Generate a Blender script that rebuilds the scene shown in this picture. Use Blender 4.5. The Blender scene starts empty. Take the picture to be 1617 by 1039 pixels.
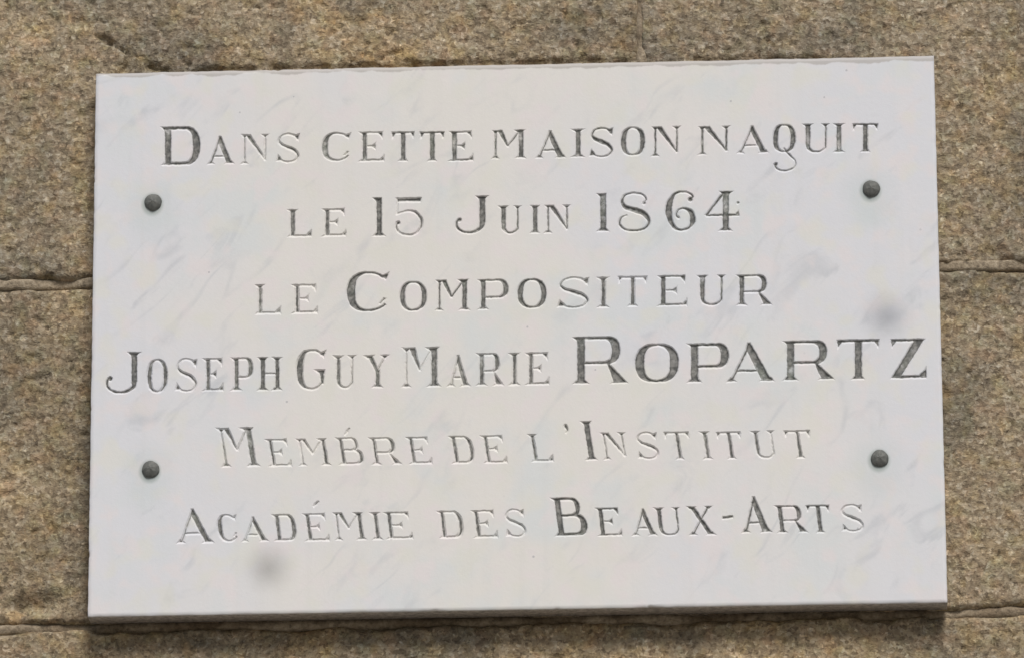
import bpy, math, random
import numpy as np
from mathutils import Matrix, Vector

scene = bpy.context.scene
COL = scene.collection
ZC = 2.6                      # height of the plaque's centre above the pavement
YF = -0.0225                  # front plane of the marble
PW, PH = 0.60, 0.40           # plaque size in metres

# ------------------------------------------------------------------ camera
el, az, roll = math.radians(16.05), math.radians(-2.96), math.radians(-0.27)
cam_d = bpy.data.cameras.new('camera')
cam = bpy.data.objects.new('camera', cam_d)
COL.objects.link(cam)
F = Vector((math.sin(az)*math.cos(el), math.cos(az)*math.cos(el), math.sin(el)))
R0 = F.cross(Vector((0, 0, 1))).normalized()
U0 = R0.cross(F)
R = R0*math.cos(roll) + U0*math.sin(roll)
U = U0*math.cos(roll) - R0*math.sin(roll)
M = Matrix((R, U, -F)).transposed().to_4x4()
M.translation = Vector((0.211, -4.118 + YF, -1.183 + ZC))
cam.matrix_world = M
cam_d.sensor_width = 36.0
cam_d.lens = 36.0*9600/1617
cam_d.clip_start = 0.05
cam_d.clip_end = 200
scene.camera = cam

# ------------------------------------------------------------------ sky, sun, exposure
SUN_EL, SUN_AZ = math.radians(46.5), math.radians(14)      # azimuth: to the right of the wall's normal
world = bpy.data.worlds.new('World')
scene.world = world
world.use_nodes = True
wn = world.node_tree.nodes
sky = wn.new('ShaderNodeTexSky')
sky.sky_type = 'NISHITA'
sky.sun_disc = False
sky.sun_elevation = SUN_EL
sun_vec = Vector((math.sin(SUN_AZ)*math.cos(SUN_EL), -math.cos(SUN_AZ)*math.cos(SUN_EL), math.sin(SUN_EL)))
sky.sun_rotation = math.atan2(sun_vec.x, sun_vec.y)
sky.air_density = 1.0
sky.dust_density = 2.0
sky.ozone_density = 1.0
wn['Background'].inputs['Strength'].default_value = 0.05
world.node_tree.links.new(sky.outputs[0], wn['Background'].inputs['Color'])

sun_d = bpy.data.lights.new('sun', 'SUN')
sun_d.energy = 2.2
sun_d.angle = math.radians(20)
sun_d.color = (1.0, 0.965, 0.92)
sun = bpy.data.objects.new('sun', sun_d)
COL.objects.link(sun)
sun.rotation_euler = sun_vec.to_track_quat('Z', 'Y').to_euler()
sun.location = (0, -3, ZC + 3)

scene.view_settings.view_transform = 'Standard'
scene.view_settings.look = 'None'
scene.view_settings.gamma = 1.0
scene.view_settings.use_curve_mapping = False
scene.view_settings.exposure = 0.31

# ------------------------------------------------------------------ helpers
rng = np.random.default_rng(7)

def vnoise(x, y, scale, seed):
    """smooth 2-D value noise in -1..1, cell size 1/scale"""
    g = np.random.default_rng(seed).uniform(-1, 1, (256, 256))
    X, Y = x*scale + 511.3, y*scale + 377.7
    i, j = np.floor(X).astype(int), np.floor(Y).astype(int)
    fx, fy = X - i, Y - j
    fx, fy = fx*fx*(3 - 2*fx), fy*fy*(3 - 2*fy)
    a, b = g[i % 256, j % 256], g[(i+1) % 256, j % 256]
    c, d = g[i % 256, (j+1) % 256], g[(i+1) % 256, (j+1) % 256]
    return (a*(1-fx) + b*fx)*(1-fy) + (c*(1-fx) + d*fx)*fy

def mesh_np(name, verts, quads, mat, parent=None, smooth=False, attr=None):
    verts = np.asarray(verts, np.float32)
    quads = np.asarray(quads, np.int32)
    me = bpy.data.meshes.new(name)
    me.vertices.add(len(verts)); me.vertices.foreach_set('co', verts.ravel())
    n, k = quads.shape
    me.loops.add(n*k); me.loops.foreach_set('vertex_index', quads.ravel())
    me.polygons.add(n); me.polygons.foreach_set('loop_start', np.arange(n, dtype=np.int32)*k)
    if attr is not None:
        a = me.attributes.new('cut', 'FLOAT', 'POINT')
        a.data.foreach_set('value', np.asarray(attr, np.float32))
    me.update(calc_edges=True)
    if smooth:
        me.shade_smooth()
    me.materials.append(mat)
    o = bpy.data.objects.new(name, me)
    COL.objects.link(o)
    if parent:
        o.parent = parent
    return o

class NT:
    """tiny node-tree builder"""
    def __init__(self, name):
        self.m = bpy.data.materials.new(name); self.m.use_nodes = True
        self.t = self.m.node_tree; self.b = self.t.nodes['Principled BSDF']
    def n(self, typ, **kw):
        nd = self.t.nodes.new(typ)
        for k, v in kw.items():
            setattr(nd, k, v)
        return nd
    def l(self, a, b):
        self.t.links.new(a, b)
    def put(self, sock, v):
        if hasattr(v, 'is_output') or isinstance(v, bpy.types.NodeSocket):
            self.l(v, sock)
        else:
            sock.default_value = v
    def coord(self, scale=(1, 1, 1), rot=(0, 0, 0), loc=(0, 0, 0), src=None):
        if src is None:
            src = self.n('ShaderNodeNewGeometry').outputs['Position']
        mp = self.n('ShaderNodeMapping')
        self.l(src, mp.inputs['Vector'])
        mp.inputs['Scale'].default_value = scale
        mp.inputs['Rotation'].default_value = rot
        mp.inputs['Location'].default_value = loc
        return mp.outputs[0]
    def noise(self, vec, scale, detail=3, rough=0.55, dist=0.0):
        nd = self.n('ShaderNodeTexNoise')
        self.l(vec, nd.inputs['Vector'])
        nd.inputs['Scale'].default_value = scale
        nd.inputs['Detail'].default_value = detail
        nd.inputs['Roughness'].default_value = rough
        nd.inputs['Distortion'].default_value = dist
        return nd.outputs['Fac']
    def vor(self, vec, scale, feature='F1'):
        nd = self.n('ShaderNodeTexVoronoi', feature=feature)
        self.l(vec, nd.inputs['Vector'])
        nd.inputs['Scale'].default_value = scale
        return nd
    def math(self, op, a, b=0.0, c=0.0, clamp=False):
        nd = self.n('ShaderNodeMath', operation=op); nd.use_clamp = clamp
        for s, v in zip(nd.inputs, (a, b, c)):
            self.put(s, v)
        return nd.outputs[0]
    def smooth(self, v, a, b):
        nd = self.n('ShaderNodeMapRange', interpolation_type='SMOOTHSTEP')
        self.put(nd.inputs['Value'], v)
        nd.inputs['From Min'].default_value = a
        nd.inputs['From Max'].default_value = b
        return nd.outputs[0]
    def ramp(self, fac, stops, interp='LINEAR'):
        nd = self.n('ShaderNodeValToRGB')
        nd.color_ramp.interpolation = interp
        e = nd.color_ramp.elements
        while len(e) < len(stops):
            e.new(0.5)
        for x, (p, c) in zip(e, stops):
            x.position = p; x.color = (*c, 1)
        self.l(fac, nd.inputs[0])
        return nd.outputs[0]
    def mix(self, fac, a, b, blend='MIX'):
        nd = self.n('ShaderNodeMix', data_type='RGBA', blend_type=blend)
        self.put(nd.inputs[0], fac)
        for s, v in ((nd.inputs[6], a), (nd.inputs[7], b)):
            self.put(s, (*v, 1) if isinstance(v, tuple) else v)
        return nd.outputs[2]
    def bump(self, h, strength, dist, prev=None):
        nd = self.n('ShaderNodeBump')
        nd.inputs['Strength'].default_value = strength
        nd.inputs['Distance'].default_value = dist
        self.l(h, nd.inputs['Height'])
        if prev is not None:
            self.l(prev, nd.inputs['Normal'])
        return nd.outputs[0]

# ------------------------------------------------------------------ photograph pixel <-> place on the plaque (measured corners)
CORN_PX = np.array([[152, 115], [1476, 88], [1497, 950], [139, 974]], float)
CORN_M = np.array([[-PW/2, PH/2], [PW/2, PH/2], [PW/2, -PH/2], [-PW/2, -PH/2]])
def homography(src, dst):
    A = []
    for (x, y), (u, v) in zip(src, dst):
        A.append([x, y, 1, 0, 0, 0, -u*x, -u*y, -u]); A.append([0, 0, 0, x, y, 1, -v*x, -v*y, -v])
    return np.linalg.svd(np.array(A))[2][-1].reshape(3, 3)
H_M2P = homography(CORN_M, CORN_PX)
H_P2M = homography(CORN_PX, CORN_M)
def hom(Hm, x, y):
    w = Hm[2, 0]*x + Hm[2, 1]*y + Hm[2, 2]
    return (Hm[0, 0]*x + Hm[0, 1]*y + Hm[0, 2])/w, (Hm[1, 0]*x + Hm[1, 1]*y + Hm[1, 2])/w

STUDS = [hom(H_P2M, *p) for p in ((243, 320), (1377, 299), (239, 741), (1390, 723))]
SMUDGES = [hom(H_P2M, *p) for p in ((1400, 500), (425, 897))]

# ------------------------------------------------------------------ materials
def granite():
    t = NT('granite')
    geo = t.n('ShaderNodeNewGeometry').outputs['Position']
    inf = t.n('ShaderNodeObjectInfo').outputs['Random']
    off = t.n('ShaderNodeCombineXYZ')
    t.l(t.math('MULTIPLY', inf, 7.0), off.inputs[0]); t.l(t.math('MULTIPLY', inf, 13.0), off.inputs[2])
    va = t.n('ShaderNodeVectorMath', operation='ADD')
    t.l(geo, va.inputs[0]); t.l(off.outputs[0], va.inputs[1])
    p = va.outputs[0]
    # warp so that crystals are not round
    wq = t.n('ShaderNodeTexNoise'); t.l(p, wq.inputs['Vector']); wq.inputs['Scale'].default_value = 240
    wm = t.n('ShaderNodeVectorMath', operation='MULTIPLY_ADD')
    t.l(wq.outputs['Color'], wm.inputs[0]); wm.inputs[1].default_value = (.004, .004, .004); t.l(p, wm.inputs[2])
    pw = wm.outputs[0]
    v1 = t.vor(pw, 380); v2 = t.vor(pw, 620)
    s1 = t.n('ShaderNodeSeparateColor'); t.l(v1.outputs['Color'], s1.inputs[0])
    s2 = t.n('ShaderNodeSeparateColor'); t.l(v2.outputs['Color'], s2.inputs[0])
    tone = t.math('ADD', t.math('MULTIPLY', s1.outputs[0], .55), t.math('MULTIPLY', t.noise(pw, 260, 4, .65), .9))
    grains = t.ramp(t.math('SUBTRACT', tone, .22), [(.12, (.135, .103, .068)), (.32, (.215, .163, .104)), (.52, (.275, .212, .135)),
                                    (.72, (.33, .265, .180)), (.95, (.47, .405, .305))], 'LINEAR')
    # mica flecks and pale quartz
    fine = t.ramp(s2.outputs[1], [(0.0, (.50, .48, .46)), (.10, (.72, .70, .68)), (.22, (.97, .97, .97)), (.86, (1.04, 1.04, 1.04)), (.93, (1.25, 1.24, 1.22)), (.98, (1.75, 1.73, 1.68))], 'LINEAR')
    c = t.mix(0.6, grains, fine, 'MULTIPLY')
    hue = t.n('ShaderNodeTexNoise'); t.l(p, hue.inputs['Vector']); hue.inputs['Scale'].default_value = 75; hue.inputs['Detail'].default_value = 4
    hs = t.n('ShaderNodeSeparateColor'); t.l(hue.outputs['Color'], hs.inputs[0])
    c = t.mix(t.math('MULTIPLY', t.smooth(hs.outputs[0], .48, .7), .6), c, t.mix(1.0, c, (1.16, .98, .88), 'MULTIPLY'))
    c = t.mix(t.math('MULTIPLY', t.smooth(hs.outputs[1], .48, .7), .6), c, t.mix(1.0, c, (.90, .99, .90), 'MULTIPLY'))
    c = t.mix(t.math('MULTIPLY', t.smooth(hs.outputs[2], .48, .7), .6), c, t.mix(1.0, c, (1.10, 1.02, .76), 'MULTIPLY'))
    c = t.mix(inf, t.mix(1.0, c, (1.05, 1.0, .90), 'MULTIPLY'), t.mix(1.0, c, (.99, 1.02, 1.08), 'MULTIPLY'))
    pits = t.noise(t.coord(scale=(.6, 1, 1.3), src=p), 300, 3, .6)
    c = t.mix(t.math('MULTIPLY', t.smooth(pits, .59, .68), .62), c, (.075, .055, .036))
    big = t.noise(p, 7, 4, .6)
    c = t.mix(1.0, c, (1.17, 1.185, 1.20), 'MULTIPLY')
    c = t.mix(t.smooth(big, .44, .60), c, t.mix(1.0, c, (.70, .74, .80), 'MULTIPLY'))
    pale = t.noise(t.coord(loc=(6, 2, 8), src=p), 12, 4, .6, .5)
    c = t.mix(t.smooth(pale, .50, .70), c, t.mix(1.0, c, (1.30, 1.27, 1.23), 'MULTIPLY'))
    och = t.noise(p, 14, 5, .65, .6)
    c = t.mix(t.math('MULTIPLY', t.smooth(och, .52, .70), .42), c, t.mix(1.0, c, (1.18, 1.0, .66), 'MULTIPLY'))
    gre = t.noise(t.coord(loc=(3, 1, 5), src=p), 22, 5, .65, .4)
    c = t.mix(t.math('MULTIPLY', t.smooth(gre, .56, .76), .6), c, t.mix(1.0, c, (.70, .78, .76), 'MULTIPLY'))
    soot = t.noise(t.coord(loc=(9, 4, 1), src=p), 60, 4, .7)
    c = t.mix(t.math('MULTIPLY', t.smooth(soot, .56, .74), .5), c, t.mix(1.0, c, (.6, .57, .54), 'MULTIPLY'))
    hsv = t.n('ShaderNodeHueSaturation'); hsv.inputs['Saturation'].default_value = .96
    t.l(c, hsv.inputs['Color']); c = hsv.outputs[0]
    t.l(c, t.b.inputs['Base Color'])
    t.b.inputs['Roughness'].default_value = 0.88
    t.b.inputs['Specular IOR Level'].default_value = 0.25
    h = t.math('ADD', t.math('MULTIPLY', t.noise(t.coord(scale=(.75, 1, 1.2), src=p), 210, 4, .62), 1.0), t.math('MULTIPLY', v1.outputs['Distance'], 0.15))
    b1 = t.bump(h, 0.8, .0024)
    b2 = t.bump(t.noise(p, 700, 2, .6), 0.3, .0006, b1)
    t.l(b2, t.b.inputs['Normal'])
    return t.m

def mortar():
    t = NT('mortar')
    p = t.n('ShaderNodeNewGeometry').outputs['Position']
    n1, n2 = t.noise(p, 260, 4, .7), t.noise(p, 24, 3)
    c = t.ramp(n1, [(.3, (.15, .12, .085)), (.5, (.33, .265, .185)), (.75, (.50, .425, .315))])
    c = t.mix(t.smooth(n2, .45, .7), c, t.mix(1, c, (.6, .55, .5), 'MULTIPLY'))
    t.l(c, t.b.inputs['Base Color']); t.b.inputs['Roughness'].default_value = .95
    t.l(t.bump(n1, .8, .002), t.b.inputs['Normal'])
    return t.m

def marble_colour(t):
    p = t.n('ShaderNodeNewGeometry').outputs['Position']
    cloud = t.noise(t.coord(scale=(1, 1, 1.1)), 4.2, 3, .5, .4)
    gx_ = t.n('ShaderNodeSeparateXYZ'); t.l(p, gx_.inputs[0])
    edge = t.math('MULTIPLY', t.math('ABSOLUTE', t.math('ADD', gx_.outputs[0], .03)), .75)  # cooler towards both ends: lens shading put into the marble tint
    c = t.mix(t.smooth(t.math('ADD', cloud, edge), .48, .76), (.745, .722, .682), (.70, .705, .735))
    blot = t.noise(t.coord(loc=(2, 0, 7)), 34, 3, .55)
    c = t.mix(t.math('MULTIPLY', t.smooth(blot, .5, .75), .35), c, (.78, .735, .72))
    gb = t.noise(t.coord(loc=(5, 0, 3)), 19, 3, .55)
    c = t.mix(t.math('MULTIPLY', t.smooth(gb, .50, .72), .7), c, (.665, .70, .705))
    # faint grey veins running up to the right
    vv = t.coord(rot=(0, math.radians(48), 0))
    vs = t.coord(scale=(.8, 1, 3.4), src=vv)
    w = t.noise(vs, 5.5, 3, .5, .5)
    vein = t.math('SUBTRACT', 1.0, t.smooth(t.math('ABSOLUTE', t.math('SUBTRACT', w, .5)), 0.0, .022))
    brk = t.smooth(t.noise(t.coord(loc=(1, 0, 1)), 16, 3, .6), .50, .72)
    c = t.mix(t.math('MULTIPLY', t.math('MULTIPLY', vein, brk), .33), c, (.42, .45, .48))
    smear = t.noise(t.coord(scale=(1, 1, 2.4), src=vv), 23, 3, .55, .8)
    c = t.mix(t.math('MULTIPLY', t.smooth(smear, .56, .78), t.math('MULTIPLY_ADD', t.math('ABSOLUTE', gx_.outputs[0]), 1.0, .26)), c, (.47, .49, .52))
    streak = t.noise(t.coord(scale=(1, .02, .03)), 120, 3, .6)
    c = t.mix(t.math('MULTIPLY', t.smooth(streak, .48, .72), .10), c, (.60, .585, .56))
    pk = t.noise(t.coord(loc=(8, 0, 6)), 48, 2, .5)
    c = t.mix(t.math('MULTIPLY', t.smooth(pk, .50, .68), .65), c, (.76, .705, .70))
    yl = t.noise(t.coord(loc=(1, 0, 9)), 40, 2, .5)
    c = t.mix(t.math('MULTIPLY', t.smooth(yl, .52, .70), .55), c, (.725, .715, .64))
    # soot specks
    sp = t.vor(p, 46)
    c = t.mix(t.math('MULTIPLY', t.math('MULTIPLY', t.math('LESS_THAN', sp.outputs['Distance'], .040), t.smooth(t.noise(t.coord(loc=(7, 0, 2)), 11, 1), .52, .6)), .55), c, (.36, .36, .38))
    # dust under the top arris, in scallops
    sx = t.n('ShaderNodeSeparateXYZ'); t.l(p, sx.inputs[0])
    dt = t.math('SUBTRACT', ZC + PH/2, sx.outputs[2])
    sc = t.math('MULTIPLY', t.noise(t.coord(scale=(1, .01, .05)), 38, 4, .6), .0105)
    c = t.mix(t.math('MULTIPLY', t.math('SUBTRACT', 1.0, t.smooth(t.math('SUBTRACT', dt, t.math('SUBTRACT', sc, .0018)), -.0006, .0009)), .72), c, (.44, .41, .38))
    # green-grey run-off round the metal studs, and two grey blots
    wob = t.math('MULTIPLY', t.math('SUBTRACT', t.noise(p, 70, 3, .6), .5), .014)
    def dist_to(x, z, sz=1.0):
        cx = t.n('ShaderNodeCombineXYZ')
        t.l(t.math('SUBTRACT', sx.outputs[0], x), cx.inputs[0])
        t.l(t.math('MULTIPLY', t.math('SUBTRACT', sx.outputs[2], z), sz), cx.inputs[1])
        ln = t.n('ShaderNodeVectorMath', operation='LENGTH'); t.l(cx.outputs[0], ln.inputs[0])
        return ln.outputs['Value']
    for k, (x, z) in enumerate(STUDS):
        d = t.math('ADD', dist_to(x - .002, z + ZC - .006, .75), wob)
        c = t.mix(t.math('MULTIPLY', t.math('SUBTRACT', 1.0, t.smooth(d, .006, .026)), .27), c, (.50, .58, .57))
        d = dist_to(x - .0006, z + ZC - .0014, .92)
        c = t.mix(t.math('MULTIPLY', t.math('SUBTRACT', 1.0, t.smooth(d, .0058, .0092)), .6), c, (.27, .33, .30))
    for k, (x, z) in enumerate(SMUDGES):
        d = t.math('ADD', dist_to(x, z + ZC), t.math('MULTIPLY', wob, .4))
        c = t.mix(t.math('MULTIPLY', t.math('POWER', t.math('SUBTRACT', 1.0, t.smooth(d, -.005, .0255)), 1.25), (.84, .80)[k]), c, ((.36, .37, .40), (.37, .36, .34))[k])
    return c, p

def finish_marble(t, c, p):
    t.l(c, t.b.inputs['Base Color'])
    t.b.inputs['Specular IOR Level'].default_value = .3
    t.l(t.math('MULTIPLY_ADD', t.noise(p, 40, 3), .25, .45), t.b.inputs['Roughness'])
    b1 = t.bump(t.noise(p, 16, 3, .5), .12, .004)
    b2 = t.bump(t.noise(p, 420, 3, .65), .16, .0006, b1)
    t.l(b2, t.b.inputs['Normal'])

def marble():
    t = NT('marble')
    c, p = marble_colour(t)
    # rim: shade of the sides put into the colour, as speckled brown
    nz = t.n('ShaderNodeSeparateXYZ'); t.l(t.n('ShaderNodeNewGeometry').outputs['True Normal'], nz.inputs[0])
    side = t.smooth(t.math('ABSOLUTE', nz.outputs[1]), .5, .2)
    side_shade = t.mix(t.smooth(t.noise(p, 230, 5, .75), .35, .65), (.19, .165, .14), (.52, .47, .42))
    c = t.mix(t.math('MULTIPLY', side, .85), c, side_shade)
    finish_marble(t, c, p)
    return t.m

def cut_marble():
    t = NT('cut_marble_with_worn_paint')
    c, p = marble_colour(t)
    a = t.n('ShaderNodeAttribute', attribute_name='cut').outputs['Fac']      # distance inside the painted stroke
    wear = t.noise(p, 150, 4, .7)
    wear2 = t.noise(t.coord(loc=(4, 0, 9)), 34, 3, .6)
    dn = t.math('ADD', a, t.math('ADD', t.math('MULTIPLY', t.math('SUBTRACT', wear, .5), 1.9), t.math('MULTIPLY', t.math('SUBTRACT', wear2, .5), 2.2)))
    paint = t.smooth(dn, -.35, .75)
    worn = t.math('SUBTRACT', 1.0, t.math('MULTIPLY', t.smooth(t.math('ADD', t.math('MULTIPLY', wear, .6), t.math('MULTIPLY', wear2, .6)), .64, .80), .6))
    tone = t.mix(t.smooth(t.noise(p, 320, 3, .6), .35, .65), (.052, .055, .050), (.20, .195, .18))
    tone = t.mix(t.math('MULTIPLY', t.smooth(wear2, .5, .7), .4), tone, (.16, .19, .14))
    c = t.mix(t.math('MULTIPLY', t.math('MULTIPLY', paint, worn), .92), c, tone)
    finish_marble(t, c, p)
    return t.m

def bronze():
    t = NT('weathered_bronze')
    p = t.n('ShaderNodeNewGeometry').outputs['Position']
    n = t.noise(p, 420, 4, .65)
    c = t.ramp(n, [(.3, (.10, .107, .098)), (.55, (.155, .158, .145)), (.75, (.215, .21, .19))])
    t.l(c, t.b.inputs['Base Color'])
    t.b.inputs['Metallic'].default_value = .2
    t.b.inputs['Roughness'].default_value = .7
    t.l(t.bump(n, .5, .0006), t.b.inputs['Normal'])
    return t.m

MAT = dict(granite=granite(), mortar=mortar(), marble=marble(), cut=cut_marble(), bronze=bronze())

# ------------------------------------------------------------------ the wall: dressed granite blocks in courses
wall = bpy.data.objects.new('granite_wall', None)
COL.objects.link(wall)
wall['label'] = 'brown speckled granite ashlar wall with weathered joints behind the marble plaque'
wall['category'] = 'wall'

# joint lines fitted to the photograph (z relative to the plaque centre)
J1, J2 = 0.0505, -0.2015
COURSES = [   # z0, z1, vertical joints, cell size
    (0.305, 0.52, (-1.0, -0.31, 0.42, 1.0), .005),
    (J1, 0.305, (-1.0, -0.62, 0.091, 0.71, 1.0), .0017),
    (J2, J1, (-1.0, -0.52, 0.03, 0.60, 1.0), .0017),
    (-0.462, J2, (-1.0, -0.47, 0.46, 1.0), .0017),
    (-0.70, -0.462, (-1.0, -0.35, 0.29, 1.0), .005),
    (-0.95, -0.70, (-1.0, -0.6, 0.05, 0.66, 1.0), .02),
    (-1.21, -0.95, (-1.0, -0.33, 0.41, 1.0), .02),
    (-1.46, -1.21, (-1.0, -0.55, 0.12, 0.7, 1.0), .02),
    (-1.72, -1.46, (-1.0, -0.4, 0.31, 1.0), .02),
    (-2.00, -1.72, (-1.0, -0.65, -0.05, 0.6, 1.0), .02),
    (-2.30, -2.00, (-1.0, -0.3, 0.45, 1.0), .02),
    (-2.62, -2.30, (-1.0, -0.5, 0.2, 1.0), .02),
]
GAP = .0020
WL = lambda px, py: hom(H_P2M, px, py)
def WW(px, py):                                    # the same for a mark on the wall, 22 mm behind the marble's face
    a, b = hom(H_P2M, px, py)
    return a - .0012, b + .0064
def seg_d(x, z, a, b):
    ax, az_ = a; bx, bz = b
    dx, dz = bx-ax, bz-az_
    tt = np.clip(((x-ax)*dx + (z-az_)*dz)/(dx*dx+dz*dz), 0, 1)
    return np.hypot(x-ax-tt*dx, z-az_-tt*dz)

def block(x0, x1, z0, z1, cell, seed):
    nx, nz = max(4, int((x1-x0)/cell)), max(4, int((z1-z0)/cell))
    gx, gz = np.meshgrid(np.linspace(x0+.0005, x1-.0005, nx+1), np.linspace(z0+GAP, z1-GAP, nz+1), indexing='ij')
    x, z = gx.copy(), gz.copy()
    # wavy, worn outline
    e = np.minimum(np.minimum(gx-x0, x1-gx)*1.25 + .0022, np.minimum(gz-z0, z1-gz)) - GAP   # upright joints are tight
    ew = e + .0022*vnoise(gx, gz, 42, seed+1) + .0013*vnoise(gx, gz, 130, seed+2)
    rad = .0052 + .0032*vnoise(gx, gz, 17, seed+3)
    tcl = np.clip(1 - ew/rad, 0, 1.15)
    y = .0075*tcl**2.2
    # dressed face: slow swell, punched hollows, grain
    y += -.0012*vnoise(gx, gz, 7, seed+4) - .0009*vnoise(gx, gz, 31, seed+5)
    y += .0007*np.abs(vnoise(gx, gz, 95, seed+6)) + .0006*vnoise(gx, gz, 190, seed+7)
    pit = np.clip(vnoise(gx, gz, 240, seed+8) - .45, 0, 1)
    y += .0055*pit
    chip = np.clip(vnoise(gx, gz, 60, seed+9) - .35, 0, 1)*np.clip(1 - e/.016, 0, 1)
    y += .008*chip
    # the crack and hollows seen round the plaque
    for a, b, w, d in ((WW(148, 52), WW(198, 80), .0022, .0042), (WW(232, 103), WW(262, 109), .0042, .0070),
                       (WW(285, 110), WW(400, 107), .0036, .0040), (WW(430, 106), WW(700, 101), .0042, .0042), (WW(690, 101), WW(1000, 95), .0040, .0036), (WW(1100, 93), WW(1300, 90), .0036, .0034)):
        dd = seg_d(gx, gz, a, b) + .0016*vnoise(gx, gz, 150, 99) + .0012*vnoise(gx, gz, 55, 97)
        y += d*np.clip(1 - dd/w, 0, 1)
    for c, r, d in ((WW(62, 955), .019, .0065), (WW(20, 962), .014, .005), (WW(1570, 402), .017, .005), (WW(1520, 404), .013, .005),
                    (WW(90, 430), .010, .0025), (WW(1015, 90), .006, .005), (WW(85, 840), .008, .002)):
        dd = np.hypot(gx-c[0], (gz-c[1])*1.7) + .005*vnoise(gx, gz, 75, 98)
        y += d*np.clip(1 - dd/r, 0, 1)
    y = np.maximum(y, -.0022)
    # front vertices, then a skirt to the back
    nv = (nx+1)*(nz+1)
    V = np.c_[x.ravel(), y.ravel(), z.ravel() + ZC]
    idx = np.arange(nv).reshape(nx+1, nz+1)
    Q = np.stack([idx[:-1, :-1], idx[1:, :-1], idx[1:, 1:], idx[:-1, 1:]], -1).reshape(-1, 4)
    loop = np.r_[idx[:, 0], idx[-1, 1:], idx[-2::-1, -1], idx[0, -2:0:-1]]
    B = V[loop].copy(); B[:, 1] = .16
    k = np.arange(len(loop)); k2 = np.roll(k, -1)
    S = np.c_[loop[k], k + nv, k2 + nv, loop[k2]]
    return mesh_np('stone_block', np.r_[V, B], np.r_[Q, S], MAT['granite'], wall, smooth=True)

sd = 100
for z0, z1, xs, cell in COURSES:
    for xa, xb in zip(xs[:-1], xs[1:]):
        sd += 17
        block(xa, xb, z0, z1, max(cell, .0017 if (xa < .5 and xb > -.5) else .005), sd)

# mortar bed, recessed in the joints, with an uneven face
nx, nz = 900, 1440
gx, gz = np.meshgrid(np.linspace(-1.0, 1.0, nx+1), np.linspace(-2.6, .52, nz+1), indexing='ij')
vj = np.zeros(gx.shape, bool)
for z0, z1, xs, cell in COURSES:
    for xj in xs:
        vj |= (np.abs(gx-xj) < .014) & (gz > z0+.012) & (gz < z1-.012)
my = np.where(vj, .0008, .0036) + np.where(vj, .0008, .0034)*vnoise(gx, gz, 28, 5) + .0015*vnoise(gx, gz, 110, 6)
jd = np.full(gx.shape, 9.0)
for z0, z1, xs, cell in COURSES:
    jd = np.minimum(jd, np.minimum(np.abs(gz-z0), np.abs(gz-z1)))
    for xj in xs:
        jd = np.where((gz > z0) & (gz < z1), np.minimum(jd, np.abs(gx-xj)), jd)
my += .022*np.clip((jd - .0038)/.004, 0, 1)
V = np.c_[gx.ravel(), my.ravel(), gz.ravel() + ZC]
idx = np.arange(len(V)).reshape(nx+1, nz+1)
keep = np.zeros((nx, nz), bool)
cx, cz = gx[:-1, :-1], gz[:-1, :-1]
for z0, z1, xs, cell in COURSES:
    keep |= (np.abs(cz-z0) < .014) | (np.abs(cz-z1) < .014)
    for xj in xs:
        keep |= (np.abs(cx-xj) < .014) & (cz > z0) & (cz < z1)
Q = np.stack([idx[:-1, :-1], idx[1:, :-1], idx[1:, 1:], idx[:-1, 1:]], -1)[keep]
used, inv = np.unique(Q.ravel(), return_inverse=True)
mesh_np('mortar_joint', V[used], inv.reshape(-1, 4), MAT['mortar'], wall)

# unseen pavement at the foot of the wall, added to bounce light upward
def paving():
    t = NT('bounce_paving')
    p = t.n('ShaderNodeNewGeometry').outputs['Position']
    c = t.ramp(t.noise(p, 90, 5, .7), [(.3, (.26, .24, .215)), (.7, (.42, .40, .365))])
    t.l(c, t.b.inputs['Base Color']); t.b.inputs['Roughness'].default_value = .9
    t.l(t.bump(t.noise(p, 200, 3), .4, .002), t.b.inputs['Normal'])
    return t.m
pav = mesh_np('bounce_pavement', [(-6, -9, 0), (6, -9, 0), (6, .16, 0), (-6, .16, 0)], [(0, 1, 2, 3)], paving())
pav['kind'] = 'structure'

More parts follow.
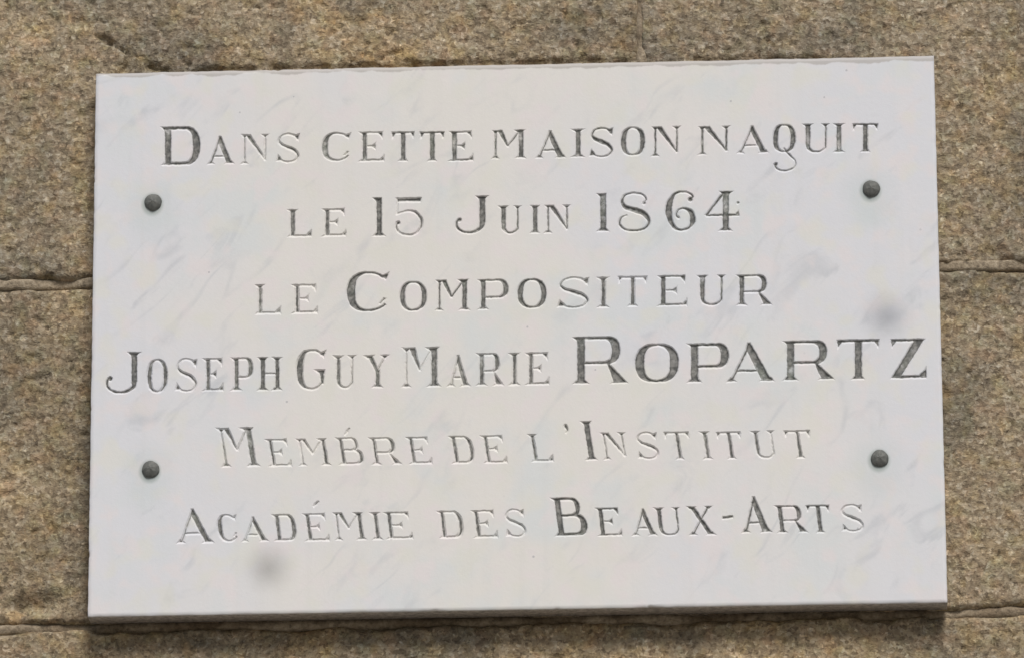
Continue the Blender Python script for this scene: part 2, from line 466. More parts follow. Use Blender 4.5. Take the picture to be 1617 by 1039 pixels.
# ------------------------------------------------------------------ letter shapes: V-cut strokes, in pixels of the measured letter
class Glyph:
    """strokes in local px: X right from the letter's left, Y up from its base"""
    def __init__(s, W, H, sw, hw):
        s.W, s.H, s.sw, s.hw = W, H, sw, hw
        s.poly, s.strk = [], []
        s.so = max(3.0, .085*H)                       # serif overhang
        s.sh = max(3.2, .10*H)                        # serif height
    def P(s, *pts):
        s.poly.append([tuple(map(float, p)) for p in pts])
    def line(s, a, b, w, w2=None):
        w2 = w if w2 is None else w2
        d = np.array(b, float) - np.array(a, float); n = np.array([-d[1], d[0]])/np.hypot(*d)
        a, b = np.array(a, float), np.array(b, float)
        s.P(a + n*w/2, b + n*w2/2, b - n*w2/2, a - n*w/2)
    def curve(s, pts, ws, closed=False, n=10):
        p = np.array(pts, float); w = np.array(ws, float)
        if not closed:
            p = np.r_[[2*p[0]-p[1]], p, [2*p[-1]-p[-2]]]; w = np.r_[w[:1], w, w[-1:]]
        else:
            p = np.r_[p[-1:], p, p[:2]]; w = np.r_[w[-1:], w, w[:2]]
        out, ow = [], []
        for i in range(1, len(p)-2):
            for t in np.linspace(0, 1, n, endpoint=False):
                a, b, c, d = p[i-1:i+3]
                out.append(.5*(2*b + (c-a)*t + (2*a-5*b+4*c-d)*t*t + (3*b-a-3*c+d)*t**3))
                ow.append(w[i]*(1-t) + w[i+1]*t)
        out.append(p[-2]); ow.append(w[-2])
        s.strk.append((np.array(out), np.array(ow)))
    def stem(s, x, y0=0, y1=None, w=None, bot=True, top=True):
        w = s.sw if w is None else w
        y1 = s.H if y1 is None else y1
        s.line((x, y0 + (.5 if bot else 0)), (x, y1 - (.5 if top else 0)), w)
        if bot: s.serif(x, y0, 1, w)
        if top: s.serif(x, y1, -1, w)
    def serif(s, x, y, d, w, so=None, dx=0):
        so = s.so if so is None else so
        h = s.sh
        s.P((x-w/2-so+dx, y), (x+w/2+so+dx, y), (x+w*.42, y+d*h), (x-w*.42, y+d*h))
        s.P((x-w/2-so+dx, y), (x+w/2+so+dx, y), (x+w/2+so*.5+dx, y+d*h*.42), (x-w/2-so*.5+dx, y+d*h*.42))
    def ell(s, cx, cy, a, b, t0, t1, thick, n=56, p=1.5):
        th = np.radians(np.linspace(t0, t1, n))
        co, si = np.cos(th), np.sin(th)
        w = s.hw + (thick(co) if callable(thick) else (thick - s.hw)*np.abs(co)**p)
        # slightly squared, like the cut letters
        X = cx + (a - w/2)*np.sign(co)*np.abs(co)**.92
        Y = cy + (b - s.hw/2)*np.sign(si)*np.abs(si)**.92
        s.strk.append((np.c_[X, Y], w))
    def bar_end(s, x, y, dy, k=1.0):
        """wedge at the end of a horizontal arm"""
        s.P((x, y), (x, y+dy*k), (x-abs(dy)*.95*k, y))
        s.P((x, y), (x-.8, y+dy*k), (x-abs(dy)*.45*k, y+dy*.35*k))

def make(ch, W, H, sw, hw):
    g = Glyph(W, H, sw, hw)
    so, sh = g.so, g.sh
    xs = so + sw/2
    if ch == 'I':
        g.so = max(2.5, (W-sw)/2); g.stem(W/2)
    elif ch == '1':
        g.so = max(2.5, (W-sw)/2)
        g.line((W/2, .5), (W/2, H-.5), sw); g.serif(W/2, 0, 1, sw)
        g.P((0, H), (W/2+sw/2, H), (W/2+sw/2, H-sh*1.1), (W/2-sw*.3, H-sh*1.3))
    elif ch == 'L':
        g.stem(xs, bot=False); g.serif(xs, 0, 1, sw, so*.8)
        g.line((xs, hw/2), (W, hw/2), hw); g.P((W, 0), (W, .23*H), (W-.24*H, 0)); g.P((W, 0), (W-1, .2*H), (W-.12*H, .06*H))
    elif ch == 'E':
        g.stem(xs, bot=False, top=False)
        tw = .93*W
        g.P((0, H), (xs+sw/2, H), (xs+sw*.45, H-sh), (xs-sw*.35, H-sh)); g.P((0, 0), (xs+sw/2, 0), (xs+sw*.45, sh*.8), (xs-sw*.35, sh*.8))
        g.line((xs, H-hw/2), (tw, H-hw/2), hw*1.05); g.bar_end(tw, H, -.20*H)
        g.line((xs, hw/2), (W, hw/2), hw*1.05); g.bar_end(W, 0, .19*H)
        mx = .64*W; my = .51*H
        g.line((xs+sw*.7, my), (mx, my), hw*.62, hw*1.1)
        g.P((mx, my+.10*H), (mx, my-.10*H), (mx-.15*H, my)) ; g.P((mx, my+.09*H), (mx-1, my-.02*H), (mx-.08*H, my-.01*H))
    elif ch == 'T':
        g.so = so*.75
        c = W/2; g.stem(c, top=False)
        g.line((0, H-hw/2), (W, H-hw/2), hw*1.1)
        d = .19*H
        g.P((0, H), (1.2, H-d), (d*.9, H)); g.P((W, H), (W-1.2, H-d), (W-d*.9, H))
        g.P((1, H-1), (2.6, H-d*.9), (d*.5, H-d*.35)); g.P((W-1, H-1), (W-2.6, H-d*.9), (W-d*.5, H-d*.35))
    elif ch == 'H':
        g.stem(xs); g.stem(W-xs, w=sw*.9); g.line((xs, .5*H), (W-xs, .5*H), hw)
    elif ch in 'NM':
        tw = hw*1.05
        if ch == 'N':
            xl, xr = so + tw/2, W - so - tw/2
            g.stem(xl, w=tw, top=False); g.serif(xl, H, -1, tw, dx=1)
            g.line((xl, H-hw*.5), (xl+.16*W, H-hw*.5), hw)
            g.P((xl+.02*W, H), (xl+.02*W+sw*1.25, H), (xr+tw*.6, .13*H), (xr-tw*.1, .11*H))
            g.stem(xr, .12*H, w=tw, bot=False)
        else:
            xl, xr = so + tw/2, W - so - sw/2
            g.stem(xl, w=tw, top=False); g.serif(xl, H, -1, tw, dx=.6)
            mx = (xl + xr)/2 - .01*W; vy = .42*H
            g.line((xl, H-hw*.5), (xl+.16*W, H-hw*.5), hw*.9)
            g.P((xl+.06*W, H), (xl+.06*W+sw*1.05, H), (mx+1.2, vy), (mx-1.2, vy))
            g.line((mx, vy+1), (xr-sw*.35, H-hw), hw*.9); g.serif(xr-sw*.1, H, -1, sw, dx=-so*.3)
            g.stem(xr, top=False)
    elif ch == 'A':
        ax = W*.5 if W < 900 else W
        tw = hw*1.05
        l, r = so + tw/2, W - so - sw*.55
        ax = (l + r)/2
        g.line((l, 1), (ax-.3, .93*H), tw)
        g.P((ax-sw*.25, H*1.0), (ax+sw*.15, H), (r+sw*.6, 0), (r-sw*.6, 0), (ax-sw*.5, .84*H))
        g.serif(l, 0, 1, tw, so*.95); g.serif(r, 0, 1, sw*1.1, so*.8)
        g.line((l+.25*(ax-l), .27*H), (r-.25*(r-ax), .27*H), hw*.95)
    elif ch in 'OQ':
        g.ell(W/2, H/2, W/2, H/2, 0, 360, sw*1.12, 80)
        if ch == 'Q':
            g.curve([(.50*W, .14*H), (.72*W, -.08*H), (.98*W, -.30*H)], [hw*.5, hw*1.25, hw*.5])
            g.curve([(.98*W, -.30*H), (1.0*W, -.45*H), (.85*W, -.60*H), (.5*W, -.66*H), (.2*W, -.58*H), (.08*W, -.42*H)], [hw*.5, hw*.45, hw*.8, hw*1.0, hw*1.0, hw*1.0])
            g.strk.append((np.array([(.14*W, -.42*H), (.13*W, -.44*H)]), np.array([hw*1.9, hw*1.9])))
    elif ch in 'CG':
        e0 = 48 if ch == 'C' else 50
        g.ell(W*.52, H/2, W*.52, H/2, e0, 318 if ch == 'C' else 290, lambda co: np.where(co < 0, (sw*1.2-hw)*np.abs(co)**1.6, 0))
        x0, y0 = W*.52+W*.50*math.cos(math.radians(e0)), H/2+H/2*math.sin(math.radians(e0))
        g.P((x0-2, y0+1), (W, H*.97), (W*.93, H*.80)); g.P((x0-.06*W, y0+.03*H), (W*.98, H*.94), (W*.92, H*.82), (x0, y0-1))
        if ch == 'G':
            xr = W*.86; ty = .49*H
            g.P((xr-sw*.6, ty-2), (xr+sw*.35, ty-2), (xr+sw*.25, .14*H), (xr-sw*.1, .14*H))
            g.P((xr-.24*W, ty), (xr+sw*.5, ty), (xr+sw*.4, ty-sh*1.1), (xr-sw*.5, ty-sh*.9))
            g.ell(W*.52, H/2, W*.45, H/2, 285, 325, hw)
        else:
            g.P((W*.80, .19*H), (W*.93, .32*H), (W*.88, .33*H), (W*.77, .2*H))
    elif ch == 'D':
        g.stem(xs, top=False, bot=False)
        g.P((0, H), (xs+sw/2, H), (xs+sw*.45, H-sh), (xs-sw*.35, H-sh)); g.P((0, 0), (xs+sw/2, 0), (xs+sw*.45, sh), (xs-sw*.35, sh))
        g.line((xs, H-hw/2), (.62*W, H-hw/2), hw*1.15); g.line((xs, hw/2), (.62*W, hw/2), hw*1.15)
        g.ell(.60*W, H/2, .40*W, H/2, -90, 90, sw*1.15, p=1.1)
    elif ch in 'PRB':
        yb = {'P': .40*H, 'R': .44*H, 'B': .53*H}[ch]
        bw = {'P': W, 'R': .86*W, 'B': .84*W}[ch]
        g.stem(xs, top=False, bot=(ch != 'B'))
        g.P((0, H), (xs+sw/2, H), (xs+sw*.45, H-sh), (xs-sw*.35, H-sh))
        cx = bw*.66
        g.line((xs, H-hw/2), (cx, H-hw/2), hw*1.1); g.line((xs, yb), (cx, yb), hw*1.05)
        g.ell(cx, (H+yb-hw/2)/2, bw-cx, (H-yb+hw/2)/2, -90, 90, sw*1.12 if ch != 'B' else sw*.8, p=1.1)
        if ch == 'R':
            g.P((.62*W, yb-1), (.66*W, yb-1), (W-so*.2, 1.2), (W-so*.5-sw*1.55, 1.2))
            g.P((W-so*.6-sw*1.8, 0), (W, 0), (W-so-1, sh*.9), (W-so*.6-sw*1.3, sh*.8))
        if ch == 'B':
            g.P((0, 0), (xs+sw/2, 0), (xs+sw*.45, sh), (xs-sw*.35, sh))
            cx = .62*W
            g.line((xs, hw/2), (cx, hw/2), hw*1.1)
            g.ell(cx, (yb+hw/2)/2, W-cx, (yb+hw/2)/2, -90, 90, sw*1.15, p=1.1)
    elif ch == 'S':
        u = lambda a, b: (a*W, b*H)
        k = sw*.86
        g.curve([u(.90, .80), u(.78, .93), u(.50, .985), u(.22, .92), u(.10, .76), u(.24, .61), u(.50, .52), u(.78, .41), u(.93, .245), u(.80, .07), u(.50, .015), u(.24, .06), u(.09, .17)],
                [hw*.9, hw*.9, hw*.9, hw*.9, hw*1.1, k*.8, k, k*.9, hw*1.3, hw*.85, hw*.85, hw*.85, hw])
        g.P(u(.98, .98), u(.94, .76), u(.74, .92)); g.P(u(.97, .95), u(.93, .78), u(.84, .86), u(.86, .92))
        g.P(u(.00, .05), u(.07, .26), u(.27, .06)); g.P(u(.02, .06), u(.08, .24), u(.17, .14), u(.16, .07))
    elif ch == 'U':
        xl, xr = so + sw/2, W - so*.9 - hw/2
        g.stem(xl, .30*H, bot=False); g.stem(xr, .30*H, w=hw, bot=False)
        g.curve([(xl, .36*H), (xl+.02*W, .17*H), (xl+.16*W, .05*H), ((xl+xr)/2+.02*W, .02*H), (xr-.14*W, .06*H), (xr-.01*W, .18*H), (xr, .36*H)], [sw, sw*.75, hw*1.25, hw, hw, hw, hw])
    elif ch == 'X':
        g.P((so, H), (so+sw*1.2, H), (W-so, 0), (W-so-sw*1.2, 0))
        g.line((so+hw*.6, 1), (W-so-hw*.6-.05*W, H-1), hw*1.15)
        g.serif(so+sw*.5, H, -1, sw); g.serif(W-so-sw*.5, 0, 1, sw); g.serif(so+hw*.4, 0, 1, hw*1.4); g.serif(W-so-hw*.4-.05*W, H, -1, hw)
    elif ch == 'Y':
        c = W*.53
        g.P((so, H), (so+sw*1.2, H), (c+sw*.5, .48*H), (c-sw*.5, .50*H))
        g.line((c, .52*H), (W-so-1.5, H-1), hw*.9); g.serif(so+sw*.5, H, -1, sw); g.serif(W-so-2, H, -1, hw)
        g.stem(c, 0, .55*H, top=False)
    elif ch == 'Z':
        g.line((0, H-hw/2), (W*.92, H-hw/2), hw*1.1); g.P((0, H), (1.5, H-.19*H), (.17*H, H)); g.P((.5, H-1), (2.5, H-.17*H), (.1*H, H-.06*H))
        g.P((W*.92-sw*1.5, H), (W*.95, H), (sw*1.5, 0), (0, 0))
        g.line((2, hw/2), (W, hw/2), hw*1.15); g.bar_end(W, 0, .26*H)
    elif ch == 'J':
        xr = W - so - sw/2
        g.stem(xr, .28*H, bot=False)
        g.curve([(xr, .32*H), (xr-.03*W, .16*H), (xr-.18*W, .06*H), (.45*W, .02*H), (.22*W, .05*H), (.07*W, .15*H), (.03*W, .28*H), (.08*W, .37*H)],
                [sw, sw*.75, hw*1.4, hw*1.05, hw*1.05, hw*1.1, hw, hw])
        g.strk.append((np.array([(.12*W, .36*H), (.125*W, .37*H)]), np.array([hw*2.0, hw*2.0])))
    elif ch == '5':
        u = lambda a, b: (a*W, b*H)
        g.P(u(.03, 1), u(.95, 1), u(.92, .89), u(.06, .89)); g.P(u(.04, .98), u(.94, .98), u(.9, .9), u(.07, .9))
        g.line(u(.07, .90), u(.05, .60), hw*.55)
        g.curve([u(.05, .58), u(.28, .63), u(.50, .655), u(.75, .60), u(.93, .44), u(.95, .28), u(.80, .08), u(.52, .015), u(.24, .05), u(.06, .17), u(.03, .27), u(.06, .35)],
                [hw*.55, hw*.6, hw*.9, hw*1.5, hw*1.6, hw*1.4, hw, hw*.9, hw*.9, hw*.9, hw, hw])
        g.strk.append((np.array([u(.09, .33), u(.1, .34)]), np.array([hw*1.9, hw*1.9])))
    elif ch == '8':
        u = lambda a, b: (a*W, b*H)
        k = sw*.85
        g.curve([u(.80, .74), u(.86, .82), u(.76, .94), u(.48, .985), u(.20, .93), u(.11, .78), u(.22, .63), u(.5, .55), u(.78, .46), u(.95, .30), u(.90, .12), u(.70, .03), u(.45, .015), u(.18, .06), u(.03, .20), u(.08, .35), u(.26, .42)],
                [hw*.7, hw*.8, hw*.8, hw*.9, hw*.9, hw*1.2, k*.8, k, k, hw*1.6, hw, hw*.9, hw*.9, hw*.9, hw, hw*.9, hw*.4])
        g.strk.append((np.array([u(.81, .72), u(.815, .73)]), np.array([hw*1.3, hw*1.3])))
    elif ch == '6':
        u = lambda a, b: (a*W, b*H)
        g.curve([u(.84, .80), u(.90, .88), u(.74, .97), u(.52, .985), u(.28, .92), u(.14, .72), u(.10, .50), u(.16, .25), u(.34, .06), u(.58, .015), u(.80, .09), u(.90, .26), u(.84, .47), u(.62, .56), u(.42, .52), u(.36, .40), u(.42, .33)],
                [hw, hw*.8, hw*.8, hw*.9, hw*1.3, sw*.95, sw*1.15, sw*.85, hw*1.3, hw, hw*1.3, sw*1.05, sw*.8, hw*1.0, hw*.7, hw*.8, hw*1.1])
        g.strk.append((np.array([u(.82, .79), u(.825, .80)]), np.array([hw*2, hw*2])))
    elif ch == '4':
        u = lambda a, b: (a*W, b*H)
        cx = .58*W
        g.line(u(.0, .40), u(.54, .985), hw*1.2); g.line(u(.02, .40), u(.97, .40), hw)
        g.line((cx, .5), (cx, H-1), sw); g.serif(cx, 0, 1, sw); g.P((cx-sw, H), (cx+sw*1.2, H), (cx+sw*.45, H-sh), (cx-sw*.4, H-sh))
        g.P(u(.985, .38), u(.97, .50), u(.84, .395)); g.strk.append((np.array([u(.95, .70), u(.955, .71)]), np.array([hw*1.0, hw*1.0])))
    elif ch == "'":
        g.curve([(W*.35, H*.85), (W*.6, H*.6), (W*.75, H*.35), (W*.5, 0)], [4.4, 4.2, 2.6, 1])
    elif ch == '-':
        g.P((0, .25*H), (1, 0), (W, .3*H), (W, .75*H), (W-1, H), (1, .8*H))
    elif ch == '`':
        g.curve([(0, 0), (W*.5, H*.5), (W, H)], [2.0, 3.4, 2.4])
    return g

# char, x0, x1, y_top, y_base, stem px, hairline px  (measured on the photograph; leans to the left in the last two lines)
LINES = [
    (0.0, 7.2, 2.5, [('D', 256, 317, 201, 261, 10, 4), ('A', 329, 371, 216, 259), ('N', 382, 425, 213, 259, 6.5, 2.5), ('S', 438, 474.5, 211.5, 257, 6, 2.6),
     ('C', 510, 555, 210, 255), ('E', 569.5, 608, 209, 255), ('T', 620, 656, 209, 255), ('T', 665, 703, 209, 255), ('E', 711.5, 748.5, 208.3, 254.5),
     ('M', 779, 831.5, 206.5, 250.5), ('A', 848.5, 895, 207, 249.5), ('I', 905, 923.5, 205, 248.5), ('S', 933, 970, 202.5, 249), ('O', 982, 1020, 201.5, 246.7),
     ('N', 1031, 1075.5, 201, 247), ('N', 1105, 1153.5, 200.5, 244.5, 8.5, 3), ('A', 1166, 1215, 200, 242.2), ('Q', 1221.5, 1257.5, 197.3, 241.5),
     ('U', 1269.5, 1309.5, 197, 241.5), ('I', 1318, 1333.5, 196.5, 241), ('T', 1347.5, 1387.5, 196.5, 240.5)]),
    (0.0, 6.8, 2.5, [('L', 456.5, 493, 331.5, 374), ('E', 511, 547.5, 330.5, 373), ('1', 591, 609, 313.3, 373, 8, 3), ('5', 626, 669, 313, 372.5, 7, 3),
     ('J', 721, 772.5, 310.5, 369, 9, 3), ('U', 789.5, 823.5, 326, 369.2), ('I', 840, 852.8, 325.5, 368.5), ('N', 862, 901.5, 325, 368),
     ('1', 945, 962.8, 306.5, 366, 9, 3), ('8', 978.5, 1028.5, 305, 366, 9, 3.2), ('6', 1052.5, 1100, 303.3, 365, 9, 3.2), ('4', 1116.5, 1169.5, 303.5, 365.3, 9, 3)]),
    (0.0, 7.0, 2.6, [('L', 405, 444, 450, 495.5, 6, 2.5), ('E', 463, 502.5, 450, 494.6), ('C', 549, 615.5, 430, 492.6, 10.5, 3.2), ('O', 633, 675, 445, 491.6),
     ('M', 690, 742.5, 442.7, 490), ('P', 757, 804, 442, 488.5), ('O', 819, 864, 440.7, 487), ('S', 882, 932.5, 438.5, 486.5), ('I', 945.5, 962.5, 438.5, 485.5),
     ('T', 978, 1023, 437.5, 483.6), ('E', 1041, 1086, 436, 482.8), ('U', 1103, 1145.5, 435.7, 482.5), ('R', 1165, 1219.5, 435, 481.8)]),
    (0.0, 6.5, 2.5, [('J', 168, 222.5, 556.5, 621, 8.5, 3.2), ('O', 233, 265.5, 567, 619.5), ('S', 278, 312.5, 566, 618.3), ('E', 322, 353.5, 565.8, 616.5),
     ('P', 367, 400.5, 565, 615.6), ('H', 408.5, 446.5, 564.3, 615.6), ('G', 469, 516.5, 551.5, 615.3, 9, 3), ('U', 528, 562.5, 561.3, 613), ('Y', 577, 615.5, 560.8, 611),
     ('M', 637, 697, 548.7, 610.2, 9.5, 1.8), ('A', 708.5, 744.5, 561, 609.2), ('R', 754.5, 796, 557.8, 608), ('I', 806, 821.5, 557.5, 607.3), ('E', 832.3, 868.5, 557, 606.7),
     ('R', 906.5, 992.5, 531.8, 605, 12, 4.2), ('O', 1004.5, 1073, 542.7, 603.2, 12.6, 3.4), ('P', 1087, 1152, 542.5, 602.7, 11.5, 4), ('A', 1149.5, 1224, 541, 601.5, 11.5, 3.4),
     ('R', 1238.7, 1317.8, 538.3, 599, 11, 3.8), ('T', 1323, 1389, 536.3, 598, 11, 4), ('Z', 1408, 1463.5, 535.5, 596.4, 9, 3.6)]),
    (0.155, 5.6, 2.2, [('M', 342.5, 411.5, 675.3, 736, 8.5, 3), ('E', 421, 462, 693.3, 735.3), ('M', 469, 523.5, 692.6, 734), ('`', 547, 552.5, 677, 685), ('B', 532, 577, 691, 732.6),
     ('R', 584, 635, 690.7, 732.7), ('E', 643, 684, 690, 731.5), ('D', 710.5, 752.5, 688.5, 730.7), ('E', 760.7, 802.5, 687.5, 730.3), ('L', 835, 875.5, 685.3, 728),
     ("'", 892, 899, 670, 683), ('I', 918.5, 944, 664.8, 725.5, 8.5, 3), ('N', 949.5, 993.5, 683, 724.3), ('S', 1005, 1044, 682, 724.2), ('T', 1049.5, 1088.5, 681.8, 724.3),
     ('I', 1106.5, 1126.5, 681.3, 723.8), ('T', 1132, 1170, 681.5, 723.3), ('U', 1188, 1228.5, 680, 723), ('T', 1239, 1279, 679.5, 722)]),
    (0.125, 6.0, 2.3, [('A', 281, 339, 803, 856.6, 8.5, 3), ('C', 343, 378.5, 812, 855, 6, 2.4), ('A', 384, 425, 816, 854.2), ('D', 431, 471, 812, 853.2), ('`', 497, 503.5, 792, 798.5),
     ('E', 479.5, 521.5, 810.8, 853.2), ('M', 527, 579.5, 809.3, 851.5), ('I', 586, 605.5, 808.7, 851), ('E', 608, 653, 808.4, 850), ('D', 692, 735, 806.5, 848.3),
     ('E', 746, 787.5, 805.5, 847.6), ('S', 797.5, 834, 803.5, 847), ('B', 871.5, 930.5, 785.5, 845, 8.5, 3.6), ('E', 942, 984, 801.5, 845), ('A', 1001, 1039.5, 803, 844.3),
     ('U', 1035.5, 1078, 801, 844.2), ('X', 1086, 1131.5, 799, 843.4), ('-', 1142, 1158.5, 813.5, 818.8), ('A', 1173, 1220.5, 783.5, 839.6, 8.5, 3), ('R', 1225, 1276, 797.5, 839.5),
     ('T', 1274, 1309.5, 797, 839.5), ('S', 1327.3, 1366.5, 796, 838.3)]),
]
TILT = -0.0195
ST = .00025                                        # lattice of the carved face
NX, NZ = int(round((PW-.006)/ST)), int(round((PH-.006)/ST))
GX0, GZ0 = -NX*ST/2, -NZ*ST/2
depth = np.zeros((NX+1, NZ+1), np.float32)
paint = np.full((NX+1, NZ+1), -9, np.float32)      # how far inside the painted stroke, in px
boxes = []
fades = []                                          # how much of a letter's paint has weathered away
PXM = 1/2235.0
FADE = {2: ((0, 510, .95), (880, 1030, .35)), 0: ((370, 480, .45), (480, 620, .2)), 1: ((0, 560, .35), (615, 680, .4)), 3: ((225, 400, .35), (460, 870, .45)),
        4: ((340, 880, .65), (945, 1290, .45)), 5: ((275, 480, .5), (480, 700, .35), (690, 840, .7), (1320, 1400, .55))}
for li, (slant, dsw, dhw, letters) in enumerate(LINES):
    for rec in letters:
        ch, x0, x1, yt, yb = rec[:5]
        sw, hw = (rec[5], rec[6]) if len(rec) > 5 else (dsw, dhw)
        Hh = yb - yt
        sl = slant if ch not in "`-'" else 0.0
        if ch == 'T':     W_, xb = x1-x0, x0 + sl*Hh
        elif ch == 'A':   W_, xb = x1-x0, x0; sl *= .55
        elif ch in 'SCOU': W_, xb = (x1-x0) - sl*Hh*.8, x0 + sl*Hh*.8
        else:             W_, xb = (x1-x0) - sl*Hh, x0 + sl*Hh
        g = make(ch, W_, Hh, sw, hw)
        xm = xb + W_/2
        # lattice window of this letter
        ext = 34 if ch == 'Q' else 3
        cs = [WL(a, b) for a in (x0-6, x1+6) for b in (yt-7, yb+ext+3)]
        i0 = int((min(c[0] for c in cs)-GX0)/ST); i1 = int((max(c[0] for c in cs)-GX0)/ST)+1
        j0 = int((min(c[1] for c in cs)-GZ0)/ST); j1 = int((max(c[1] for c in cs)-GZ0)/ST)+1
        I, J = np.meshgrid(np.arange(i0, i1+1), np.arange(j0, j1+1), indexing='ij')
        mx, mz = GX0 + I*ST, GZ0 + J*ST
        px, py = hom(H_M2P, mx, mz)
        # hand-cut, weathered edges
        px = px + .40*vnoise(mx, mz, 330, 31) + .32*vnoise(mx, mz, 800, 32)
        py = py + .40*vnoise(mx, mz, 330, 33) + .32*vnoise(mx, mz, 800, 34)
        Y = yb - py + TILT*(px - xm)
        X = px - xb + sl*Y
        d = np.full(X.shape, -9.0)
        for poly in g.poly:
            pts = np.array(poly); c = pts.mean(0)
            k = np.full(X.shape, 99.0)
            for a, b in zip(pts, np.roll(pts, -1, 0)):
                e = b - a; L = np.hypot(*e)
                if L < 1e-6: continue
                n = np.array([-e[1], e[0]])/L
                if np.dot(c - a, n) < 0: n = -n
                k = np.minimum(k, (X-a[0])*n[0] + (Y-a[1])*n[1])
            d = np.maximum(d, k)
        for pts, ws in g.strk:
            for a, b, wa, wb in zip(pts[:-1], pts[1:], ws[:-1], ws[1:]):
                e = b - a; L2 = max(1e-9, e@e)
                tt = np.clip(((X-a[0])*e[0] + (Y-a[1])*e[1])/L2, 0, 1)
                d = np.maximum(d, (wa*(1-tt)+wb*tt)/2 - np.hypot(X-a[0]-tt*e[0], Y-a[1]-tt*e[1]))
        slope = 1.2
        dm = np.clip((d + 1.3)*PXM*slope, 0, None)
        lim = .0017
        dm = np.where(dm > lim*.7, lim*.7 + (lim*.3)*(1-np.exp(-(dm-lim*.7)/(lim*.3))), dm)
        dm *= 1 + .14*vnoise(mx, mz, 420, 35)
        sub = depth[i0:i1+1, j0:j1+1]
        fades.append(max([f for a, b, f in FADE[li] if a <= x0 <= b], default=-.12) + .15*rng.uniform(-1, 1))
        boxes.append((ch, i0, i1, j0, j1, dm > 2e-5))
        np.maximum(sub, dm, out=sub)
        psub = paint[i0:i1+1, j0:j1+1]
        np.maximum(psub, d, out=psub)

# the chisel came in flatter from below and from the left: long lower bevels that catch the light
for j in range(1, NZ+1):
    depth[:, j] = np.minimum(depth[:, j], depth[:, j-1] + .62*ST)
for i in range(1, NX+1):
    depth[i] = np.minimum(depth[i], depth[i-1] + .95*ST)

# ------------------------------------------------------------------ the plaque
plaque = bpy.data.objects.new('marble_plaque', None)
COL.objects.link(plaque)
plaque.location = (0, 0, ZC - PH/2)
plaque['label'] = 'white veined marble memorial plaque with engraved French lettering fixed by four dark studs'
plaque['category'] = 'plaque'
PO = np.array([0, 0, ZC - PH/2])

# paint left off the left and lower bevels: their highlights put into the colour
lit_masked_paint = np.minimum(np.minimum(paint, np.roll(paint, 1, 0) + .2), np.roll(paint, 3, 1) + .3)
owner = np.full((NX, NZ), -1, np.int32)            # which letter a lattice cell belongs to
for k, (ch, i0, i1, j0, j1, m) in enumerate(boxes):
    cell = m[:-1, :-1] | m[1:, :-1] | m[:-1, 1:] | m[1:, 1:]
    o = owner[i0:i1, j0:j1]
    o[cell & (o < 0)] = k
lat = lambda i, j: np.c_[GX0 + i*ST, YF + depth[i, j], GZ0 + j*ST + ZC]
NAMES = {"'": 'engraved_apostrophe', '-': 'engraved_hyphen', '`': 'engraved_accent'}
for k, (ch, i0, i1, j0, j1, m) in enumerate(boxes):
    ii, jj = np.nonzero(owner[i0:i1, j0:j1] == k)
    ii, jj = ii + i0, jj + j0
    key = lambda a, b: a.astype(np.int64)*(NZ+1) + b
    q = np.stack([key(ii, jj), key(ii+1, jj), key(ii+1, jj+1), key(ii, jj+1)], -1)
    used, inv = np.unique(q.ravel(), return_inverse=True)
    ui, uj = used//(NZ+1), used % (NZ+1)
    name = NAMES.get(ch, 'engraved_numeral' if ch.isdigit() else 'engraved_letter')
    mesh_np(name, lat(ui, uj) - PO, inv.reshape(-1, 4), MAT['cut'], plaque, attr=lit_masked_paint[ui, uj] - 1.15*fades[k])

# slab: flat face in strips round the letters, then arris, sides and back
V, Q = [], []
def quad(xa, za, xb, zb):
    n = len(V)
    V.extend([(xa, YF, za), (xb, YF, za), (xb, YF, zb), (xa, YF, zb)]); Q.append((n, n+1, n+2, n+3))
free = owner < 0
j = 0
while j < NZ:
    col = free[:, j]
    j2 = j + 1
    while j2 < NZ and np.array_equal(free[:, j2], col):
        j2 += 1
    edges = np.flatnonzero(np.diff(np.r_[0, col.astype(np.int8), 0]))
    for a, b in zip(edges[::2], edges[1::2]):
        quad(GX0 + a*ST, GZ0 + j*ST + ZC, GX0 + b*ST, GZ0 + j2*ST + ZC)
    j = j2
V, Q = np.array(V), np.array(Q)
step = .0015
def side_pts(a, b):
    n = int(max(abs(b[0]-a[0]), abs(b[1]-a[1]))/step)
    return np.linspace(a, b, n, endpoint=False)
hx, hz = PW/2, PH/2
S = np.r_[side_pts((-hx, -hz), (hx, -hz)), side_pts((hx, -hz), (hx, hz)), side_pts((hx, hz), (-hx, hz)), side_pts((-hx, hz), (-hx, -hz))]
top = (S[:, 1] > hz - .001)
nA = vnoise(S[:, 0], S[:, 1], 60, 61); nB = vnoise(S[:, 0], S[:, 1], 220, 62)
ins = .0007 + .0003*nA + .00025*nB + np.where(top, .0006 + .0008*np.clip(nA, 0, 1), 0)
chips = np.clip(vnoise(S[:, 0], S[:, 1], 95, 63) - .62, 0, 1)*np.clip(vnoise(S[:, 0], S[:, 1], 380, 64) + .6, 0, 1)
ins = ins + .0060*chips
out = .0001 + .00010*nB + .0035*chips
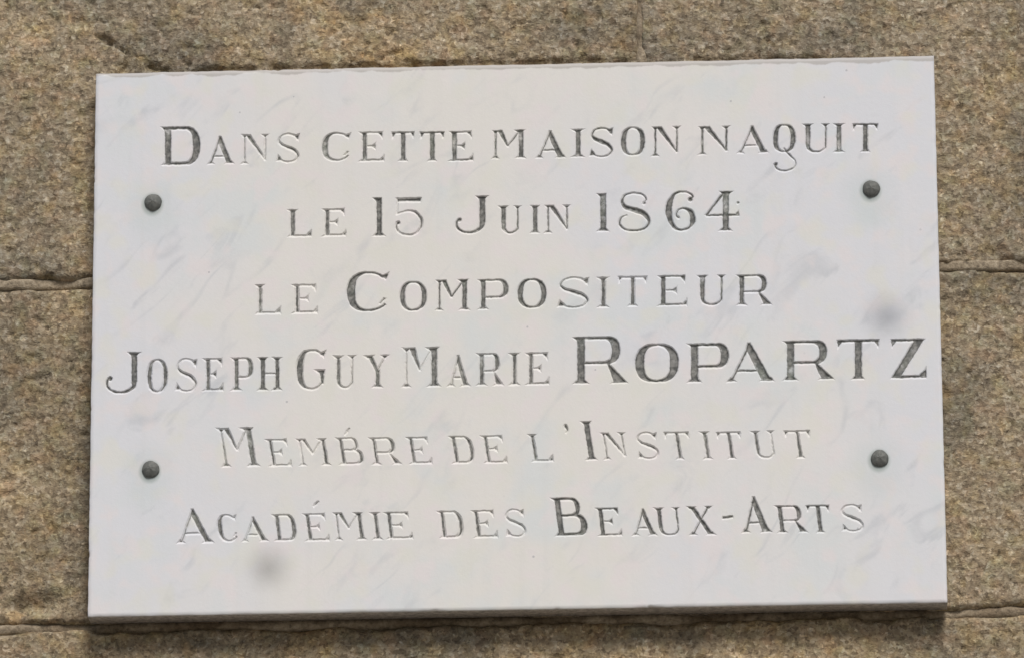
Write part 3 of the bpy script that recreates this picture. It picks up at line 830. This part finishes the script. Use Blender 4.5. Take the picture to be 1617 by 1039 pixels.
def inset(v):
    return np.c_[S[:, 0]*(1 - v/hx), S[:, 1]*(1 - v/hz)]
rings = [np.c_[np.clip(S[:, 0], GX0, -GX0), np.clip(S[:, 1], GZ0, -GZ0)], inset(ins), inset(out), inset(out*.3), inset(np.full(len(S), .012))]
ys = [YF, YF, YF + ins*1.1, -.0015, -.0015]
n0 = len(V); nS = len(S); RV = []
for rg, yy in zip(rings, ys):
    RV.append(np.c_[rg[:, 0], np.broadcast_to(yy, nS), rg[:, 1] + ZC])
RQ = []
k = np.arange(nS); k2 = np.roll(k, -1)
for r in range(len(rings)-1):
    RQ.append(np.c_[n0 + r*nS + k, n0 + r*nS + k2, n0 + (r+1)*nS + k2, n0 + (r+1)*nS + k])
V = np.r_[V, *RV]; Q = np.r_[Q, *RQ]
# plain back
nb = len(V); ih, iz = hx*(1-.012/hx), hz*(1-.012/hz)
V = np.r_[V, [(-ih, -.0015, -iz+ZC), (ih, -.0015, -iz+ZC), (ih, -.0015, iz+ZC), (-ih, -.0015, iz+ZC)]]
Q = np.r_[Q, [(nb+3, nb+2, nb+1, nb)]]
mesh_np('marble_slab', V - PO, Q, MAT['marble'], plaque)

# domed fixing studs: turned head with a worn tip, shank into the wall
prof = [(.0, -.0036), (.0008, -.00358), (.0011, -.0034), (.0024, -.0031), (.0038, -.0025), (.0050, -.0017), (.0058, -.0009), (.0062, -.0003), (.0062, .0004), (.0056, .0008), (.0035, .0009), (.0034, .040)]
for k, (x, z) in enumerate(STUDS):
    n = 28
    V, Q = [], []
    for r, y in prof:
        for a in range(n):
            th = 2*math.pi*a/n
            rr = r*(1 + .025*math.sin(3*th + k) + .012*math.sin(7*th + 2*k))
            V.append((x + rr*math.cos(th), YF - .0004 + y + .00015*math.sin(5*th + k)*(r > 0), z + ZC + rr*math.sin(th)))
    for i in range(len(prof)-1):
        for a in range(n):
            b = (a+1) % n
            Q.append((i*n+a, i*n+b, (i+1)*n+b, (i+1)*n+a))
    mesh_np('fixing_stud', np.array(V) - PO, np.array(Q), MAT['bronze'], plaque, smooth=True)
